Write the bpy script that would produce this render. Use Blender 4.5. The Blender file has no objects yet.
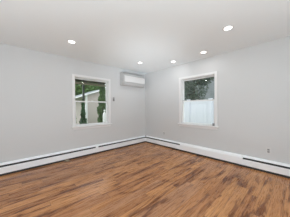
import bpy, bmesh, math, random
from mathutils import Vector, Matrix

sc = bpy.context.scene
col = sc.collection
random.seed(7)

# ---------------------------------------------------------------- camera
F_PX, YAW, PITCH, ROLL = 141.76, 0.822852, -0.006712, -0.008238
CAM = Vector((-3.493, -3.7426, 1.2274))
fw = Vector((math.cos(YAW)*math.cos(PITCH), math.sin(YAW)*math.cos(PITCH), math.sin(PITCH)))
r0 = Vector((math.sin(YAW), -math.cos(YAW), 0))
u0 = r0.cross(fw)
rt = r0*math.cos(ROLL) + u0*math.sin(ROLL)
up = -r0*math.sin(ROLL) + u0*math.cos(ROLL)
cam_data = bpy.data.cameras.new('camera')
cam = bpy.data.objects.new('camera', cam_data)
col.objects.link(cam)
cam_data.sensor_width = 36
cam_data.lens = F_PX*36/290
cam_data.clip_start = 0.05
m = Matrix((rt, up, -fw)).transposed().to_4x4()
m.translation = CAM
cam.matrix_world = m
sc.camera = cam

# ---------------------------------------------------------------- light, world, exposure
sc.view_settings.view_transform = 'Standard'
sc.view_settings.look = 'None'
sc.view_settings.gamma = 1
sc.view_settings.use_curve_mapping = False
sc.view_settings.exposure = 0.0
sc.cycles.max_bounces = 16
sc.cycles.diffuse_bounces = 10
sc.cycles.sample_clamp_indirect = 6
w = bpy.data.worlds.new('overcast_sky')
sc.world = w
w.use_nodes = True
bg = w.node_tree.nodes['Background']
bg.inputs[0].default_value = (0.92, 0.96, 1.0, 1)
bg.inputs[1].default_value = 2.6

DOWNLIGHT_W = 1.3
REAR_FILL_W = 2.2
CEILING_FILL_W = 40
CORNER_W = 4.6


def area(name, loc, target, sx, sy, watts, color=(1, 1, 1)):
    l = bpy.data.lights.new(name, 'AREA')
    l.shape = 'RECTANGLE'
    l.size, l.size_y, l.energy, l.color = sx, sy, watts, color
    o = bpy.data.objects.new(name, l)
    o.location = loc
    o.rotation_euler = (Vector(target)-Vector(loc)).to_track_quat('-Z', 'Y').to_euler()
    col.objects.link(o)
    return o


# added fill lights at the two unseen openings behind the photographer
area('rear_fill_west', (-5.15, -2.6, 1.35), (-2.4, -2.6, 2.44), 2.6, 1.6, REAR_FILL_W, (0.90, 0.96, 1.0))
area('rear_fill_south', (-2.7, -4.95, 1.35), (-2.7, -2.2, 2.44), 2.6, 1.6, 3*REAR_FILL_W, (0.90, 0.96, 1.0))
# added unseen fill light, low, aimed at the ceiling over the far corner
fl = area('corner_fill', (-3.0, -3.2, 0.35), (-0.75, -0.85, 2.44), 0.7, 0.7, CORNER_W, (0.86, 0.94, 1.0))
fl.data.spread = math.radians(46)
# added unseen uplight that brightens the ceiling beside the camera
area('ceiling_fill', (-3.9, -4.0, 1.0), (-3.5, -3.6, 2.44), 2.2, 2.2, CEILING_FILL_W, (0.80, 0.945, 1.0))


# ---------------------------------------------------------------- materials
def mat(name, color, rough=0.5, metal=0.0, spec=0.5, bump=0.0, bump_scale=60, vary=0.0):
    mt = bpy.data.materials.new(name)
    mt.use_nodes = True
    nt = mt.node_tree
    b = nt.nodes['Principled BSDF']
    b.inputs['Base Color'].default_value = (*color, 1)
    b.inputs['Roughness'].default_value = rough
    b.inputs['Metallic'].default_value = metal
    b.inputs['Specular IOR Level'].default_value = spec
    tc = nt.nodes.new('ShaderNodeTexCoord')
    if vary:
        n = nt.nodes.new('ShaderNodeTexNoise')
        n.inputs['Scale'].default_value = 3
        n.inputs['Detail'].default_value = 6
        nt.links.new(tc.outputs['Object'], n.inputs['Vector'])
        cr = nt.nodes.new('ShaderNodeValToRGB')
        cr.color_ramp.elements[0].position, cr.color_ramp.elements[1].position = 0.3, 0.7
        cr.color_ramp.elements[0].color = (*[c*(1-vary) for c in color], 1)
        cr.color_ramp.elements[1].color = (*[min(1, c*(1+vary)) for c in color], 1)
        nt.links.new(n.outputs['Fac'], cr.inputs['Fac'])
        nt.links.new(cr.outputs['Color'], b.inputs['Base Color'])
    if bump:
        n = nt.nodes.new('ShaderNodeTexNoise')
        n.inputs['Scale'].default_value = bump_scale
        n.inputs['Detail'].default_value = 4
        nt.links.new(tc.outputs['Object'], n.inputs['Vector'])
        bp = nt.nodes.new('ShaderNodeBump')
        bp.inputs['Strength'].default_value = bump
        bp.inputs['Distance'].default_value = 0.002
        nt.links.new(n.outputs['Fac'], bp.inputs['Height'])
        nt.links.new(bp.outputs['Normal'], b.inputs['Normal'])
    return mt


def floor_material():
    mt = bpy.data.materials.new('laminate_planks')
    mt.use_nodes = True
    nt = mt.node_tree
    N, L = nt.nodes, nt.links
    b = N['Principled BSDF']

    def mth(op, a, c=None):
        n = N.new('ShaderNodeMath')
        n.operation = op
        for i, v in enumerate((a, c)):
            if v is None:
                continue
            if isinstance(v, (int, float)):
                n.inputs[i].default_value = v
            else:
                L.new(v, n.inputs[i])
        return n.outputs[0]

    def white(x, y=None):
        n = N.new('ShaderNodeTexWhiteNoise')
        n.noise_dimensions = '2D'
        c = N.new('ShaderNodeCombineXYZ')
        L.new(x, c.inputs[0])
        if y is not None:
            L.new(y, c.inputs[1])
        L.new(c.outputs[0], n.inputs['Vector'])
        return n.outputs['Value']

    def noise(vx, vy, vz, scale, detail, rough=0.55, dist=0.0):
        c = N.new('ShaderNodeCombineXYZ')
        L.new(vx, c.inputs[0]); L.new(vy, c.inputs[1]); L.new(vz, c.inputs[2])
        n = N.new('ShaderNodeTexNoise')
        n.inputs['Scale'].default_value = scale
        n.inputs['Detail'].default_value = detail
        n.inputs['Roughness'].default_value = rough
        n.inputs['Distortion'].default_value = dist
        L.new(c.outputs[0], n.inputs['Vector'])
        return n.outputs['Fac']

    def ramp(fac, stops):
        cr = N.new('ShaderNodeValToRGB')
        el = cr.color_ramp.elements
        while len(el) < len(stops):
            el.new(0.5)
        for e, (p, c) in zip(el, stops):
            e.position, e.color = p, (*c, 1)
        L.new(fac, cr.inputs['Fac'])
        return cr.outputs['Color']

    def mix(kind, fac, a, c):
        n = N.new('ShaderNodeMix')
        n.data_type = 'RGBA'
        n.blend_type = kind
        if isinstance(fac, (int, float)):
            n.inputs[0].default_value = fac
        else:
            L.new(fac, n.inputs[0])
        L.new(a, n.inputs[6]); L.new(c, n.inputs[7])
        return n.outputs[2]

    tc = N.new('ShaderNodeTexCoord')
    sp = N.new('ShaderNodeSeparateXYZ')
    L.new(tc.outputs['Object'], sp.inputs[0])
    X, Y = sp.outputs[0], sp.outputs[1]
    ROW, LEN = 0.125, 1.25
    yr = mth('DIVIDE', Y, ROW)
    row = mth('FLOOR', yr)
    xo = mth('ADD', mth('DIVIDE', X, LEN), mth('MULTIPLY', white(row), 7.3))
    pl = mth('FLOOR', xo)
    rnd = white(row, pl)
    rnd2 = white(mth('ADD', row, 53.7), mth('ADD', pl, 11.3))
    zz = mth('MULTIPLY', rnd, 40)
    # long soft figure, fine grain and darker heart streaks, all different on each plank
    base = ramp(rnd2, FLOOR_STOPS)
    fig = noise(mth('MULTIPLY', X, 1.6), mth('MULTIPLY', Y, 10), zz, 1.0, 5, 0.6, 0.6)
    fig_c = ramp(fig, [(0.38, (0.36, 0.265, 0.21)), (0.47, (0.85, 0.80, 0.75)), (0.60, (1, 1, 1)), (0.75, (1.22, 1.22, 1.2))])
    grain = noise(mth('MULTIPLY', X, 5), mth('MULTIPLY', Y, 90), zz, 1.0, 4, 0.7)
    grain_c = ramp(grain, [(0.3, (0.78, 0.74, 0.70)), (0.6, (1.04, 1.04, 1.04))])
    knot = noise(mth('MULTIPLY', X, 4.5), mth('MULTIPLY', Y, 13), mth('ADD', zz, 9), 1.0, 3, 0.6, 1.2)
    knot_c = ramp(knot, [(0.27, (0.42, 0.32, 0.26)), (0.40, (1, 1, 1))])
    c = mix('MULTIPLY', 1.0, base, fig_c)
    c = mix('MULTIPLY', 1.0, c, grain_c)
    c = mix('MULTIPLY', 0.9, c, knot_c)
    # joints
    fy = mth('FRACT', yr)
    jy = mth('LESS_THAN', mth('MINIMUM', fy, mth('SUBTRACT', 1, fy)), 0.012)
    fx = mth('FRACT', xo)
    jx = mth('LESS_THAN', mth('MINIMUM', fx, mth('SUBTRACT', 1, fx)), 0.0015)
    jn = mth('MAXIMUM', jy, jx)
    dk = N.new('ShaderNodeRGB')
    dk.outputs[0].default_value = (0.08, 0.045, 0.03, 1)
    c = mix('MIX', mth('MULTIPLY', jn, 0.55), c, dk.outputs[0])
    L.new(c, b.inputs['Base Color'])
    rr = mth('ADD', mth('MULTIPLY', grain, 0.12), 0.22)
    L.new(rr, b.inputs['Roughness'])
    b.inputs['Specular IOR Level'].default_value = 0.5
    bp = N.new('ShaderNodeBump')
    bp.inputs['Strength'].default_value = 0.12
    bp.inputs['Distance'].default_value = 0.001
    L.new(grain, bp.inputs['Height'])
    L.new(bp.outputs['Normal'], b.inputs['Normal'])
    return mt


FLOOR_STOPS = [(0.0, (0.41, 0.178, 0.070)), (0.35, (0.55, 0.255, 0.098)), (0.7, (0.60, 0.290, 0.114)), (1.0, (0.47, 0.232, 0.116))]


def glass_material():
    mt = bpy.data.materials.new('window_glass')
    mt.use_nodes = True
    nt = mt.node_tree
    nt.nodes.remove(nt.nodes['Principled BSDF'])
    t = nt.nodes.new('ShaderNodeBsdfTransparent')
    t.inputs[0].default_value = (0.95, 0.955, 0.95, 1)
    g = nt.nodes.new('ShaderNodeBsdfGlossy')
    g.inputs['Roughness'].default_value = 0.0
    fr = nt.nodes.new('ShaderNodeFresnel')
    fr.inputs[0].default_value = 1.5
    mx = nt.nodes.new('ShaderNodeMixShader')
    nt.links.new(fr.outputs[0], mx.inputs[0])
    nt.links.new(t.outputs[0], mx.inputs[1])
    nt.links.new(g.outputs[0], mx.inputs[2])
    nt.links.new(mx.outputs[0], nt.nodes['Material Output'].inputs[0])
    return mt


def lens_material():
    mt = bpy.data.materials.new('lit_lens')
    mt.use_nodes = True
    b = mt.node_tree.nodes['Principled BSDF']
    b.inputs['Base Color'].default_value = (0.9, 0.9, 0.9, 1)
    b.inputs['Emission Color'].default_value = (1, 0.99, 0.97, 1)
    b.inputs['Emission Strength'].default_value = 5
    return mt


def siding_material():
    """Horizontal lap siding: bands along z with a slim dark lap line that is a groove in the boards."""
    mt = mat('lap_siding', (0.47, 0.415, 0.39), 0.7)
    nt = mt.node_tree
    tc = nt.nodes.new('ShaderNodeTexCoord')
    wv = nt.nodes.new('ShaderNodeTexWave')
    wv.wave_type, wv.bands_direction, wv.wave_profile = 'BANDS', 'Z', 'SAW'
    wv.inputs['Scale'].default_value = 2.4
    nt.links.new(tc.outputs['Object'], wv.inputs['Vector'])
    bp = nt.nodes.new('ShaderNodeBump')
    bp.inputs['Strength'].default_value = 0.6
    bp.inputs['Distance'].default_value = 0.015
    nt.links.new(wv.outputs['Fac'], bp.inputs['Height'])
    nt.links.new(bp.outputs['Normal'], nt.nodes['Principled BSDF'].inputs['Normal'])
    return mt


M = {
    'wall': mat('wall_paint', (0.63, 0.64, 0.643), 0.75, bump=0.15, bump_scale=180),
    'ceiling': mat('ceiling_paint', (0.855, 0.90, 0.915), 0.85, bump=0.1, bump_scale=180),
    'trim': mat('white_trim_paint', (0.78, 0.785, 0.785), 0.4),
    'vinyl': mat('white_vinyl', (0.76, 0.77, 0.77), 0.35),
    'enamel': mat('white_enamel', (0.92, 0.95, 0.97), 0.35),
    'dark': mat('recess_shade', (0.03, 0.03, 0.032), 0.7),  # near-black colour carrying the shade of heater slots and floor gap
    'fin': mat('aluminium_fin', (0.10, 0.10, 0.105), 0.5, 0.6),
    'ac': mat('ac_plastic', (0.74, 0.74, 0.735), 0.35),
    'ac_side': mat('ac_plastic_grey', (0.50, 0.50, 0.50), 0.45),
    'grey': mat('grey_plastic', (0.22, 0.22, 0.22), 0.4),
    'plate': mat('plate_plastic', (0.66, 0.66, 0.655), 0.35),
    'socket': mat('socket_plastic', (0.36, 0.36, 0.36), 0.4),
    'black': mat('black_plastic', (0.025, 0.025, 0.025), 0.4),
    'metal': mat('latch_metal', (0.45, 0.45, 0.45), 0.3, 0.9),
    'floor': floor_material(),
    'glass': glass_material(),
    'lens': lens_material(),
    'siding': siding_material(),
    'fence': mat('fence_vinyl', (0.69, 0.71, 0.775), 0.4),
    'brown': mat('brown_wood', (0.10, 0.075, 0.055), 0.7, vary=0.3),
    'tan': mat('tan_wood', (0.36, 0.31, 0.24), 0.7, vary=0.15),
    'post': mat('grey_post', (0.13, 0.135, 0.13), 0.6),
    'bark': mat('bark', (0.12, 0.09, 0.065), 0.9, vary=0.3),
    'leaf': mat('leaf_green', (0.065, 0.125, 0.035), 0.55, vary=0.45),
    'leaf_pale': mat('leaf_pale_green', (0.11, 0.20, 0.06), 0.55, vary=0.45),
    'leaf_dark': mat('leaf_dark_green', (0.085, 0.125, 0.085), 0.55, vary=0.4),
    'cypress': mat('cypress_green', (0.13, 0.23, 0.12), 0.6, vary=0.35),
    'grass': mat('lawn_green', (0.12, 0.2, 0.06), 0.9, vary=0.3),
    'roof': mat('grey_shingle', (0.24, 0.26, 0.275), 0.85, bump=0.5, bump_scale=30, vary=0.15),
    'crumb': mat('debris_tan', (0.42, 0.35, 0.25), 0.9, vary=0.3),
}


# ---------------------------------------------------------------- mesh helpers
def box(bm, x0, x1, y0, y1, z0, z1, bevel=0.0):
    vs = [bm.verts.new((x, y, z)) for x in (x0, x1) for y in (y0, y1) for z in (z0, z1)]
    fs = []
    for f in ((0, 1, 3, 2), (4, 6, 7, 5), (0, 4, 5, 1), (2, 3, 7, 6), (0, 2, 6, 4), (1, 5, 7, 3)):
        fs.append(bm.faces.new([vs[i] for i in f]))
    if bevel:
        es = list({e for f in fs for e in f.edges})
        bmesh.ops.bevel(bm, geom=es, offset=bevel, segments=2, profile=0.5, affect='EDGES')


def prism(bm, pts, a0, a1, place):
    """Extrude a 2-D outline pts between a0 and a1; place(u, v, a) gives the 3-D point."""
    n = len(pts)
    A = [bm.verts.new(place(u, v, a0)) for u, v in pts]
    B = [bm.verts.new(place(u, v, a1)) for u, v in pts]
    bm.faces.new(A)
    bm.faces.new(B[::-1])
    for i in range(n):
        j = (i+1) % n
        bm.faces.new((A[j], A[i], B[i], B[j]))


def lathe(bm, prof, cx, cy, seg=24, axis='Z', cz=0.0):
    rings = []
    for r, h in prof:
        ring = []
        for k in range(seg):
            a = 2*math.pi*k/seg
            if axis == 'Z':
                ring.append(bm.verts.new((cx+r*math.cos(a), cy+r*math.sin(a), cz+h)))
        rings.append(ring)
    for a, b in zip(rings, rings[1:]):
        for k in range(seg):
            bm.faces.new((a[k], a[(k+1) % seg], b[(k+1) % seg], b[k]))
    bm.faces.new(rings[0][::-1])
    bm.faces.new(rings[-1])


def obj(name, bm, material, parent=None, smooth=False):
    bmesh.ops.recalc_face_normals(bm, faces=bm.faces)
    me = bpy.data.meshes.new(name)
    bm.to_mesh(me)
    bm.free()
    me.materials.append(material)
    if smooth:
        for p in me.polygons:
            p.use_smooth = True
    o = bpy.data.objects.new(name, me)
    col.objects.link(o)
    if parent:
        o.parent = parent
        o.matrix_parent_inverse = Matrix.Translation(-parent.location) if not parent.parent else Matrix.Identity(4)
    return o


def tag(o, label, cat, group=None):
    o['label'], o['category'], o['kind'] = label, cat, 'thing'
    if group:
        o['group'] = group
    return o


def thing(name, label, cat, loc, group=None):
    o = bpy.data.objects.new(name, None)
    o.empty_display_size = 0.1
    o.location = loc
    col.objects.link(o)
    return tag(o, label, cat, group)


def struct(name, bm, material):
    o = obj(name, bm, material)
    o['kind'] = 'structure'
    return o


def boxes(*bs, bevel=0.0):
    bm = bmesh.new()
    for b in bs:
        box(bm, *b, bevel=bevel)
    return bm


# ---------------------------------------------------------------- room shell
H = 2.44
RX, RY, T = -5.2, -5.0, 0.16
OP_L, OP_R = (-2.39, -1.455), (-2.415, -1.48)         # window openings along x / along y
OZ0, OZ1 = 0.755, 2.012

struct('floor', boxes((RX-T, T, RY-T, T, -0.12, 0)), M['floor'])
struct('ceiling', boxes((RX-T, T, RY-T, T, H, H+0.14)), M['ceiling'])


def wall_with_hole(along, lo, hi, o0, o1, z0, z1, d0, d1):
    bm = bmesh.new()
    for a0, a1, b0, b1 in ((lo, o0, 0, H), (o1, hi, 0, H), (o0, o1, 0, z0), (o0, o1, z1, H)):
        if along == 'x':
            box(bm, a0, a1, d0, d1, b0, b1)
        else:
            box(bm, d0, d1, a0, a1, b0, b1)
    return bm


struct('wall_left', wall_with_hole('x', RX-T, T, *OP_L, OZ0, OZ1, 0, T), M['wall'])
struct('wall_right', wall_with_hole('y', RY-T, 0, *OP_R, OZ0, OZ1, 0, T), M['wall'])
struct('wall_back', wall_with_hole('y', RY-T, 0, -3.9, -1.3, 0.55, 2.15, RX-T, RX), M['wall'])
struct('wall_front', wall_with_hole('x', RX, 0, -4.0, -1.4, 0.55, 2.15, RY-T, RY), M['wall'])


# ---------------------------------------------------------------- windows
def window(name, place, o0, o1):
    """place(s, d, z): s along the wall, d outwards (negative = into the room)."""
    root = bpy.data.objects.new(name, None)
    root.empty_display_size = 0.2
    root.location = place((o0+o1)/2, 0, OZ0)
    root['kind'] = 'structure'
    col.objects.link(root)

    def pbox(bm, s0, s1, d0, d1, z0, z1, bevel=0.0):
        a, b = place(s0, d0, z0), place(s1, d1, z1)
        box(bm, min(a[0], b[0]), max(a[0], b[0]), min(a[1], b[1]), max(a[1], b[1]), z0, z1, bevel)

    c = 0.052
    bm = bmesh.new()
    pbox(bm, o0-c, o0+0.006, -0.018, 0, OZ0-0.0, OZ1, 0.004)
    pbox(bm, o1-0.006, o1+c, -0.018, 0, OZ0-0.0, OZ1, 0.004)
    pbox(bm, o0-c, o1+c, -0.018, 0, OZ1-0.006, OZ1+c, 0.004)
    obj('casing', bm, M['trim'], root)
    bm = bmesh.new()
    pbox(bm, o0, o0+0.014, 0, T, OZ0, OZ1)
    pbox(bm, o1-0.014, o1, 0, T, OZ0, OZ1)
    pbox(bm, o0, o1, 0, T, OZ1-0.014, OZ1)
    # parting beads on the jambs
    pbox(bm, o0+0.014, o0+0.024, 0.022, 0.038, OZ0, OZ1-0.014)
    pbox(bm, o1-0.024, o1-0.014, 0.022, 0.038, OZ0, OZ1-0.014)
    obj('jamb', bm, M['vinyl'], root)
    bm = bmesh.new()
    pbox(bm, o0-c-0.025, o1+c+0.025, -0.058, 0.0, OZ0-0.004, OZ0+0.02, 0.005)
    pbox(bm, o0, o1, 0.0, T+0.03, OZ0-0.004, OZ0+0.012)
    obj('sill', bm, M['trim'], root)
    bm = bmesh.new()
    pbox(bm, o0-c, o1+c, -0.016, 0, OZ0-0.066, OZ0-0.004, 0.004)
    obj('apron', bm, M['trim'], root)
    mid = 1.398
    a0, a1 = o0+0.014, o1-0.014

    def sash(nm, d0, d1, z0, z1, rb, rtp):
        bm = bmesh.new()
        st = 0.03
        pbox(bm, a0, a0+st, d0, d1, z0, z1, 0.003)
        pbox(bm, a1-st, a1, d0, d1, z0, z1, 0.003)
        pbox(bm, a0+st, a1-st, d0, d1, z0, z0+rb, 0.003)
        pbox(bm, a0+st, a1-st, d0, d1, z1-rtp, z1, 0.003)
        s = obj(nm, bm, M['vinyl'], root)
        bm = bmesh.new()
        dm = (d0+d1)/2
        p = [place(a0+st, dm, z0+rb), place(a1-st, dm, z0+rb), place(a1-st, dm, z1-rtp), place(a0+st, dm, z1-rtp)]
        bm.faces.new([bm.verts.new(v) for v in p])
        g = obj('pane', bm, M['glass'])
        g.parent = s
        return s
    lo = sash('lower_sash', 0.038, 0.072, OZ0+0.012, mid+0.012, 0.045, 0.032)
    sash('upper_sash', 0.078, 0.112, mid-0.012, OZ1-0.014, 0.03, 0.03)
    bm = bmesh.new()
    sm = (a0+a1)/2
    pbox(bm, sm-0.03, sm+0.03, 0.044, 0.07, mid+0.012, mid+0.026, 0.003)
    k = obj('sash_lock', bm, M['vinyl'])
    k.parent = lo
    for s in (a0+0.05, a1-0.05):
        bm = bmesh.new()
        pbox(bm, s-0.02, s+0.02, 0.042, 0.06, mid+0.012, mid+0.022, 0.002)
        k = obj('tilt_latch', bm, M['metal'])
        k.parent = lo
    return root


window('window_1', lambda s, d, z: (s, d, z), *OP_L)
window('window_2', lambda s, d, z: (d, s, z), *OP_R)


# ---------------------------------------------------------------- baseboard heaters
def heater(name, label, place, s0, s1, slot=True, group='baseboard heaters', splice=None, caps=()):
    """place(s, d, z): s along the wall, d = distance into the room."""
    root = thing(name, label, 'heater', place((s0+s1)/2, 0, 0), group)

    def pr(pts, a0, a1):
        bm = bmesh.new()
        prism(bm, pts, a0, a1, lambda u, v, a: place(a, u, v))
        return bm
    obj('back_plate', pr([(0, 0.02), (0.006, 0.02), (0.006, 0.222), (0, 0.222)], s0, s1), M['enamel'], root)
    if slot:
        obj('hood', pr([(0.006, 0.218), (0.006, 0.226), (0.040, 0.214), (0.058, 0.192), (0.054, 0.189), (0.037, 0.208)], s0, s1), M['enamel'], root)
        obj('front_panel', pr([(0.062, 0.038), (0.068, 0.038), (0.068, 0.150), (0.064, 0.156), (0.060, 0.156), (0.062, 0.150)], s0, s1), M['enamel'], root)
        obj('shaded_element', pr([(0.007, 0.06), (0.056, 0.06), (0.056, 0.160), (0.036, 0.192), (0.007, 0.212)], s0+0.004, s1-0.004), M['dark'], root)  # solid element block; its near-black colour supplies the shade in the slot
    else:
        obj('front_panel', pr([(0.006, 0.226), (0.040, 0.214), (0.060, 0.190), (0.068, 0.172), (0.068, 0.038), (0.062, 0.038), (0.062, 0.17), (0.040, 0.206), (0.006, 0.217)], s0, s1), M['enamel'], root)
        bm = bmesh.new()
        prism(bm, [(0.012, 0.1), (0.03, 0.1), (0.03, 0.118), (0.012, 0.118)], s0, s1, lambda u, v, a: place(a, u, v))
        obj('pipe', bm, M['metal'], root)
    obj('gap_shade', pr([(0.006, 0.0), (0.066, 0.0), (0.066, 0.037), (0.006, 0.037)], s0, s1), M['dark'], root)  # dark strip filling the floor gap, shade under the heater put into colour
    for s in caps:
        obj('end_cap', pr([(0.0, 0.02), (0.072, 0.02), (0.072, 0.19), (0.062, 0.204), (0.046, 0.217), (0.0, 0.229)], s-0.012, s+0.012), M['enamel'], root)
    if splice is not None:
        obj('splice_cover', pr([(0.0, 0.038), (0.072, 0.038), (0.072, 0.175), (0.063, 0.194), (0.042, 0.217), (0.0, 0.229)], splice-0.035, splice+0.035), M['enamel'], root)
    return root


PL = lambda s, d, z: (s, -d, z)
PR = lambda s, d, z: (-d, s, z)
heater('baseboard_heater', 'long white baseboard heater under the left-hand window, with a cover strip over its joint', PL, RX+0.02, -0.085, splice=-1.851)
heater('baseboard_heater', 'white slotted baseboard heater on the right wall nearest the room corner', PR, -1.478, -0.085)
heater('baseboard_heater', 'plain baseboard cover without a slot below the right-hand window', PR, -2.969, -1.480, slot=False)
heater('baseboard_heater', 'white slotted baseboard heater under the outlet at the right edge of the photo', PR, RY+0.02, -2.971)
# corner cover
ct = thing('corner_cover', 'white inside-corner cover joining the two heater runs in the room corner', 'heater cover', (-0.04, -0.04, 0))
bm = bmesh.new()
prism(bm, [(0, 0), (-0.085, 0), (-0.085, -0.070), (-0.070, -0.085), (0, -0.085)], 0.038, 0.152, lambda u, v, a: (u, v, a))
obj('cover_body', bm, M['enamel'], ct)
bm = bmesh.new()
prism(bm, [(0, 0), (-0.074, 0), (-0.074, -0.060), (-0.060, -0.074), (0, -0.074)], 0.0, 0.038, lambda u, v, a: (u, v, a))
obj('gap_shade', bm, M['dark'], ct)  # painted gap shade continued under the corner cover
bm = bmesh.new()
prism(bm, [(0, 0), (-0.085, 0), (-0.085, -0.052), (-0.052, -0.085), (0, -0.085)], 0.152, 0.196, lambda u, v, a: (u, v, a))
obj('corner_slot_shade', bm, M['dark'], ct)  # solid dark block painted as slot shade, carried round the corner
bm = bmesh.new()
prism(bm, [(0, 0), (-0.085, 0), (-0.085, -0.050), (-0.050, -0.085), (0, -0.085)], 0.196, 0.214, lambda u, v, a: (u, v, a))
obj('hood', bm, M['enamel'], ct)
bm = bmesh.new()
lathe(bm, [(0.014, 0), (0.016, 0.006), (0.016, 0.016), (0.010, 0.024)], -0.045, -0.045, 16, cz=0.214)
obj('bleed_valve', bm, M['grey'], ct)

# ---------------------------------------------------------------- split air conditioner
AX0, AX1 = -1.075, -0.195
ac = thing('air_conditioner', 'white wall-mounted split air conditioner high up in the room corner', 'air conditioner', ((AX0+AX1)/2, 0, 1.92))
body = [(0, 1.925), (0.10, 1.918), (0.15, 1.93), (0.165, 1.965), (0.165, 2.20), (0.155, 2.275), (0.12, 2.308), (0, 2.315)]
bm = bmesh.new()
prism(bm, body, AX0+0.012, AX1-0.012, lambda u, v, a: (a, -u, v))
obj('body', bm, M['ac_side'], ac)
for x0, x1 in ((AX0, AX0+0.014), (AX1-0.014, AX1)):
    bm = bmesh.new()
    prism(bm, [(0, 1.925), (0.105, 1.914), (0.165, 1.93), (0.185, 1.975), (0.19, 2.19), (0.178, 2.26), (0.13, 2.308), (0, 2.317)], x0, x1, lambda u, v, a: (a, -u, v))
    obj('side_cover', bm, M['ac_side'], ac)
bm = bmesh.new()
prism(bm, [(0.165, 2.025), (0.190, 2.02), (0.200, 2.035), (0.202, 2.185), (0.190, 2.21), (0.165, 2.215)], AX0+0.05, AX1-0.02, lambda u, v, a: (a, -u, v))
obj('front_panel', bm, M['ac'], ac)
bm = bmesh.new()
prism(bm, [(0.168, 2.015), (0.190, 2.010), (0.180, 1.955), (0.150, 1.918), (0.115, 1.908), (0.115, 1.915), (0.145, 1.925)], AX0+0.04, AX1-0.04, lambda u, v, a: (a, -u, v))
obj('louver', bm, M['ac_side'], ac)
bm = bmesh.new()
for k in range(9):
    x = AX0+0.06+k*0.083
    box(bm, x, x+0.075, -0.14, -0.02, 2.313, 2.318)
obj('intake_grille', bm, M['ac_side'], ac)

# ---------------------------------------------------------------- small wall things
rc = thing('wall_remote', 'small grey remote control in a white wall cradle right of the left-hand window', 'remote control', (-1.30, 0, 1.42))
obj('cradle', boxes((-1.345, -1.255, -0.010, 0, 1.41, 1.50), bevel=0.003), M['plate'], rc)
r_body = obj('remote_body', boxes((-1.327, -1.277, -0.026, -0.010, 1.425, 1.535), bevel=0.004), M['grey'], rc)
s = obj('screen', boxes((-1.322, -1.282, -0.0275, -0.026, 1.485, 1.525)), M['socket'])
s.parent = r_body


def outlet(label, y, z):
    t = thing('wall_outlet', label, 'outlet', (0, y, z), 'outlets on the right wall')
    obj('cover_plate', boxes((-0.006, 0, y-0.036, y+0.036, z-0.058, z+0.058), bevel=0.002), M['plate'], t)
    for dz in (-0.02, 0.02):
        rcp = obj('receptacle', boxes((-0.009, -0.006, y-0.017, y+0.017, z+dz-0.016, z+dz+0.016), bevel=0.001), M['socket'], t)
        sl = obj('slot', boxes((-0.0095, -0.009, y-0.009, y-0.005, z+dz-0.008, z+dz+0.008),
                               (-0.0095, -0.009, y+0.005, y+0.009, z+dz-0.008, z+dz+0.008)), M['black'])
        sl.parent = rcp


outlet('small wall outlet low on the right wall between the corner and the window', -0.863, 0.41)
outlet('small wall outlet low on the right wall near the right edge of the photo', -3.369, 0.40)

sb = thing('dark_sill_box', 'small dark box at the right end of the right-hand window sill', 'small_box', (0.01, -2.36, OZ0+0.02))
obj('box_case', boxes((0.003, 0.03, -2.385, -2.345, OZ0+0.012, OZ0+0.085), bevel=0.003), M['grey'], sb)  # unidentified dark box on the sill

bm = bmesh.new()
bmesh.ops.create_icosphere(bm, subdivisions=2, radius=1)
for v in bm.verts:
    k = 1+0.25*math.sin(v.co.x*7+v.co.y*5)
    v.co = Vector((v.co.x*0.055*k-2.60, v.co.y*0.028*k-0.112, max(0, v.co.z*0.042*k)))
tag(obj('debris', bm, M['crumb']), 'small tan bit of debris on the floor against the left heater', 'debris')


# ---------------------------------------------------------------- recessed downlights
def downlight(x, y, label):
    t = thing('recessed_downlight', label, 'ceiling light', (x, y, H), 'recessed downlights')
    bm = bmesh.new()
    seg = 32
    prof = [(0.052, 0), (0.054, -0.004), (0.070, -0.005), (0.077, -0.002), (0.078, 0)]
    rings = [[bm.verts.new((x+r*math.cos(2*math.pi*k/seg), y+r*math.sin(2*math.pi*k/seg), H+h)) for k in range(seg)] for r, h in prof]
    for a, b in zip(rings, rings[1:]):
        for k in range(seg):
            bm.faces.new((a[k], a[(k+1) % seg], b[(k+1) % seg], b[k]))
    obj('trim_ring', bm, M['trim'], t, True)
    bm = bmesh.new()
    lathe(bm, [(0.056, 0), (0.056, -0.003), (0.045, -0.004)], x, y, 32, cz=H)
    obj('lens', bm, M['lens'], t)
    l = bpy.data.lights.new('downlight_glow', 'AREA')
    l.shape, l.size, l.energy, l.color = 'DISK', 0.12, DOWNLIGHT_W, (1, 0.99, 0.975)
    o = bpy.data.objects.new('downlight_glow', l)
    o.location = (0, 0, -0.012)
    col.objects.link(o)
    o.parent = t


downlight(-2.70, -0.933, 'lit round recessed downlight above the left-hand window, leftmost in the photo')
downlight(-0.974, -0.844, 'lit round recessed downlight directly in front of the air conditioner')
downlight(-0.365, -1.493, 'lit round recessed downlight above the left side of the right-hand window')
downlight(-0.396, -2.323, 'lit round recessed downlight above the right side of the right-hand window')
downlight(-1.059, -3.013, 'lit round recessed downlight nearest the viewer, largest of the right-hand three')


# ---------------------------------------------------------------- outdoors
GZ = -0.3
struct('ground', boxes((-12, 22, T+0.02, 22, GZ-0.2, GZ), (T+0.02, 22, -12, T+0.02, GZ-0.2, GZ)), M['grass'])


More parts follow.
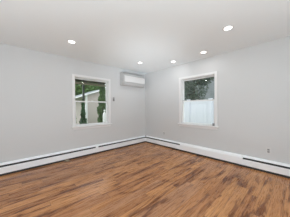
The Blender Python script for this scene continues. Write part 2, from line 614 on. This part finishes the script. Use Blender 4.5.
def foliage(name, parent, material, blobs, n, size, seed):
    """Leaves as small bent quads through a crown of ellipsoids (cx, cy, cz, rx, ry, rz)."""
    rd = random.Random(seed)
    bm = bmesh.new()
    for i in range(n):
        cx, cy, cz, rx, ry, rz = blobs[i % len(blobs)]
        d = Vector((rd.gauss(0, 1), rd.gauss(0, 1), rd.gauss(0, 1))).normalized()*(0.55+0.45*rd.random())
        c = Vector((cx+d.x*rx, cy+d.y*ry, cz+d.z*rz))
        u = Vector((rd.gauss(0, 1), rd.gauss(0, 1), rd.gauss(0, 1))).normalized()
        v = u.orthogonal().normalized()
        s = size*(0.6+0.8*rd.random())
        nrm = u.cross(v)
        p = [c-u*s, c+v*s*0.45+nrm*s*0.15, c+u*s, c-v*s*0.45+nrm*s*0.15]
        bm.faces.new([bm.verts.new(q) for q in p])
    return obj(name, bm, material, parent)


def trunk(name, parent, x, y, z0, z1, r0_, r1_):
    bm = bmesh.new()
    lathe(bm, [(r0_, z0), (r0_*0.8, z0+(z1-z0)*0.2), (r1_*1.2, z0+(z1-z0)*0.6), (r1_, z1)], x, y, 10)
    return obj(name, bm, M['bark'], parent, True)


def tree(name, label, x, y, top, blobs, material, n, size, seed, r=0.14, cat='tree', group=None):
    t = thing(name, label, cat, (x, y, GZ), group)
    trunk('trunk', t, x, y, GZ, top, r, r*0.4)
    foliage('crown', t, material, blobs, n, size, seed)
    return t


# fences
def fence(label, along, pos, lo, hi, top, step, group=None):
    base = (pos, (lo+hi)/2, GZ) if along == 'y' else ((lo+hi)/2, pos, GZ)
    t = thing('vinyl_fence', label, 'fence', base, group)

    def fb(bm, s0, s1, d0, d1, z0, z1, bv=0.0):
        if along == 'y':
            box(bm, pos+d0, pos+d1, s0, s1, z0, z1, bv)
        else:
            box(bm, s0, s1, pos+d0, pos+d1, z0, z1, bv)
    bm = bmesh.new()
    n = int(round((hi-lo)/0.15))
    for i in range(n):
        a = lo+(hi-lo)*i/n
        fb(bm, a+0.003, a+(hi-lo)/n-0.003, -0.012, 0.012, GZ+0.05, top-0.04)
    obj('panel', bm, M['fence'], t)
    for z0 in (GZ+0.06, top-0.09):
        bm = bmesh.new()
        fb(bm, lo, hi, -0.028, 0.028, z0, z0+0.09, 0.006)
        obj('rail', bm, M['fence'], t)
    k = lo
    while k <= hi+0.01:
        bm = bmesh.new()
        fb(bm, k-0.06, k+0.06, -0.06, 0.06, GZ, top+0.06, 0.006)
        pst = obj('post', bm, M['fence'], t)
        bm = bmesh.new()
        fb(bm, k-0.072, k+0.072, -0.072, 0.072, top+0.06, top+0.085, 0.01)
        cp = obj('post_cap', bm, M['fence'])
        cp.parent = pst
        k += step
    return t


fence('tall white vinyl fence right outside the right-hand window', 'y', 2.5, -4.28, 1.72, 1.50, 1.0)

# garden shed beyond the left-hand window
SX0, SX1, SY0, SY1 = 0.10, 3.3, 6.0, 9.0
sh = thing('shed', 'greige shed with white corner board and white roof edge outside the left-hand window', 'shed', ((SX0+SX1)/2, (SY0+SY1)/2, GZ))
rk = lambda x: 2.07+0.35*(x-0.0)           # underside of the rising roof edge
bm = bmesh.new()
XM = 1.7
prism(bm, [(SX0, GZ), (SX1, GZ), (SX1, rk(0.1)), (XM, rk(XM)), (SX0, rk(SX0))], SY0, SY1, lambda u, v, a: (u, a, v))
obj('shed_wall', bm, M['siding'], sh)
bm = bmesh.new()
box(bm, SX0-0.01, SX0+0.10, SY0-0.025, SY0, GZ, rk(SX0+0.05))
box(bm, SX0-0.025, SX0, SY0-0.025, SY0+0.10, GZ, rk(SX0+0.02))
obj('corner_board', bm, M['vinyl'], sh)
bm = bmesh.new()
prism(bm, [(-0.75, rk(-0.75)-0.01), (XM, rk(XM)-0.01), (SX1+0.7, rk(-0.7)-0.01), (SX1+0.7, rk(-0.7)+0.06), (XM, rk(XM)+0.06), (-0.75, rk(-0.75)+0.06)],
      SY0-0.25, SY0-0.21, lambda u, v, a: (u, a, v))
obj('rake_board', bm, M['vinyl'], sh)
bm = bmesh.new()
prism(bm, [(-0.75, rk(-0.75)), (XM, rk(XM)), (SX1+0.7, rk(-0.7)), (SX1+0.7, rk(-0.7)+0.06), (XM, rk(XM)+0.07), (-0.75, rk(-0.75)+0.07)],
      SY0-0.21, SY1+0.2, lambda u, v, a: (u, a, v))
obj('roof', bm, M['roof'], sh)

# eave and porch post along the house outside the left-hand window
pc = thing('porch_roof', 'dark brown porch roof with a tan front beam outside the left-hand window', 'porch roof', (-1.8, 0.8, GZ))
obj('roof_deck', boxes((-4.5, 0.2, T+0.02, 1.62, 2.27, 2.31)), M['brown'], pc)
obj('beam', boxes((-4.4, 0.1, 1.38, 1.46, 2.06, 2.13), bevel=0.005), M['tan'], pc)
obj('fascia', boxes((-4.5, 0.2, 1.62, 1.65, 2.19, 2.33)), M['brown'], pc)
for k in range(9):
    x = -4.35+k*0.55
    obj('rafter', boxes((x, x+0.045, T+0.02, 1.62, 2.14, 2.27)), M['brown'], pc)
for x in (-4.2, -1.70):
    obj('post', boxes((x, x+0.06, 1.39, 1.45, GZ, 2.06), bevel=0.005), M['post'], pc)

# unidentified pale upright cylinder by the hedge
tk = thing('canister', 'pale grey upright canister with a narrow neck outside the lower right of the left-hand window', 'canister', (0.04, 3.2, GZ))
bm = bmesh.new()
lathe(bm, [(0.09, 0.0), (0.095, 0.03), (0.095, 1.15), (0.075, 1.24), (0.04, 1.29)], 0.03, 3.2, 20, cz=GZ)
obj('tank', bm, M['plate'], tk, True)
bm = bmesh.new()
lathe(bm, [(0.03, 0.0), (0.032, 0.08), (0.045, 0.09), (0.045, 0.13), (0.02, 0.15)], 0.03, 3.2, 12, cz=GZ+1.28)
obj('valve', bm, M['vinyl'], tk, True)

# shrubs and trees outside the left-hand window
def column(label, x, y, h, r, material, n, seed, name='columnar_shrub', leaf=0.06):
    t = thing(name, label, 'shrub', (x, y, GZ))
    trunk('stem', t, x, y, GZ, GZ+h*0.8, r*0.2, r*0.08)
    bl = []
    for k in range(6):
        f = k/5
        rr = r*(0.8+0.35*math.sin(math.pi*min(1, f*1.25)))*(1-0.55*f**3)
        bl.append((x, y, GZ+0.2+h*0.92*f, rr, rr, h*0.13))
    foliage('foliage', t, material, bl, n, leaf, seed)


column('blue-green cypress in front of the grey post outside the left-hand window', -1.80, 1.1, 1.55, 0.125, M['cypress'], 3000, 3, 'cypress_shrub', 0.035)
column('tall dark green columnar hedge plant in front of the shed', 0.56, 4.5, 3.2, 0.30, M['leaf'], 9000, 4)
tree('leafy_bush', 'bright green leafy bush low at the left edge of the left-hand window', -1.25, 5.2, 0.6,
     [(-1.25, 5.2, 0.55, 0.5, 0.4, 0.6), (-1.5, 5.4, 0.3, 0.5, 0.4, 0.5)], M['leaf_pale'], 1800, 0.07, 5, 0.05, 'shrub')
tree('leafy_tree', 'green leafy tree rising behind the shed outside the left-hand window', 1.3, 10.2, 3.0,
     [(1.6, 10.2, 3.2, 1.3, 0.9, 1.3), (0.9, 10.5, 3.0, 0.9, 0.8, 1.2), (2.6, 10.4, 3.2, 1.2, 0.8, 1.2)],
     M['leaf_pale'], 14000, 0.15, 6)
tree('leafy_tree', 'darker green tree above the white fence outside the left-hand window', -1.2, 9.6, 3.0,
     [(-1.2, 9.6, 3.0, 1.0, 0.7, 1.3), (-0.9, 9.8, 3.2, 0.9, 0.7, 1.1), (-2.2, 9.8, 3.0, 1.1, 0.7, 1.3)], M['leaf'], 9000, 0.15, 8)

# beyond the fence outside the right-hand window
tree('evergreen_tree', 'dark green tree above the fence outside the right-hand window', 5.2, 0.9, 3.0,
     [(5.2, 0.9, 2.7, 0.9, 0.9, 1.4), (5.3, 0.3, 3.5, 0.9, 0.9, 0.9), (5.0, 1.5, 2.2, 0.8, 0.9, 1.2), (5.4, 0.0, 4.1, 0.9, 1.0, 0.6)],
     M['leaf_dark'], 8000, 0.08, 9)
hs = thing('neighbour_house', 'grey house wall beyond the fence outside the right-hand window', 'house', (9, 0, GZ))
obj('house_wall', boxes((8.5, 12, -6, 4.5, GZ, 4.6)), M['roof'], hs)
bm = bmesh.new()
prism(bm, [(8.0, 4.55), (10.25, 6.2), (12.5, 4.55), (12.5, 4.65), (10.25, 6.32), (8.0, 4.65)], -6.3, 4.8, lambda u, v, a: (u, a, v))
obj('roof', bm, M['roof'], hs)
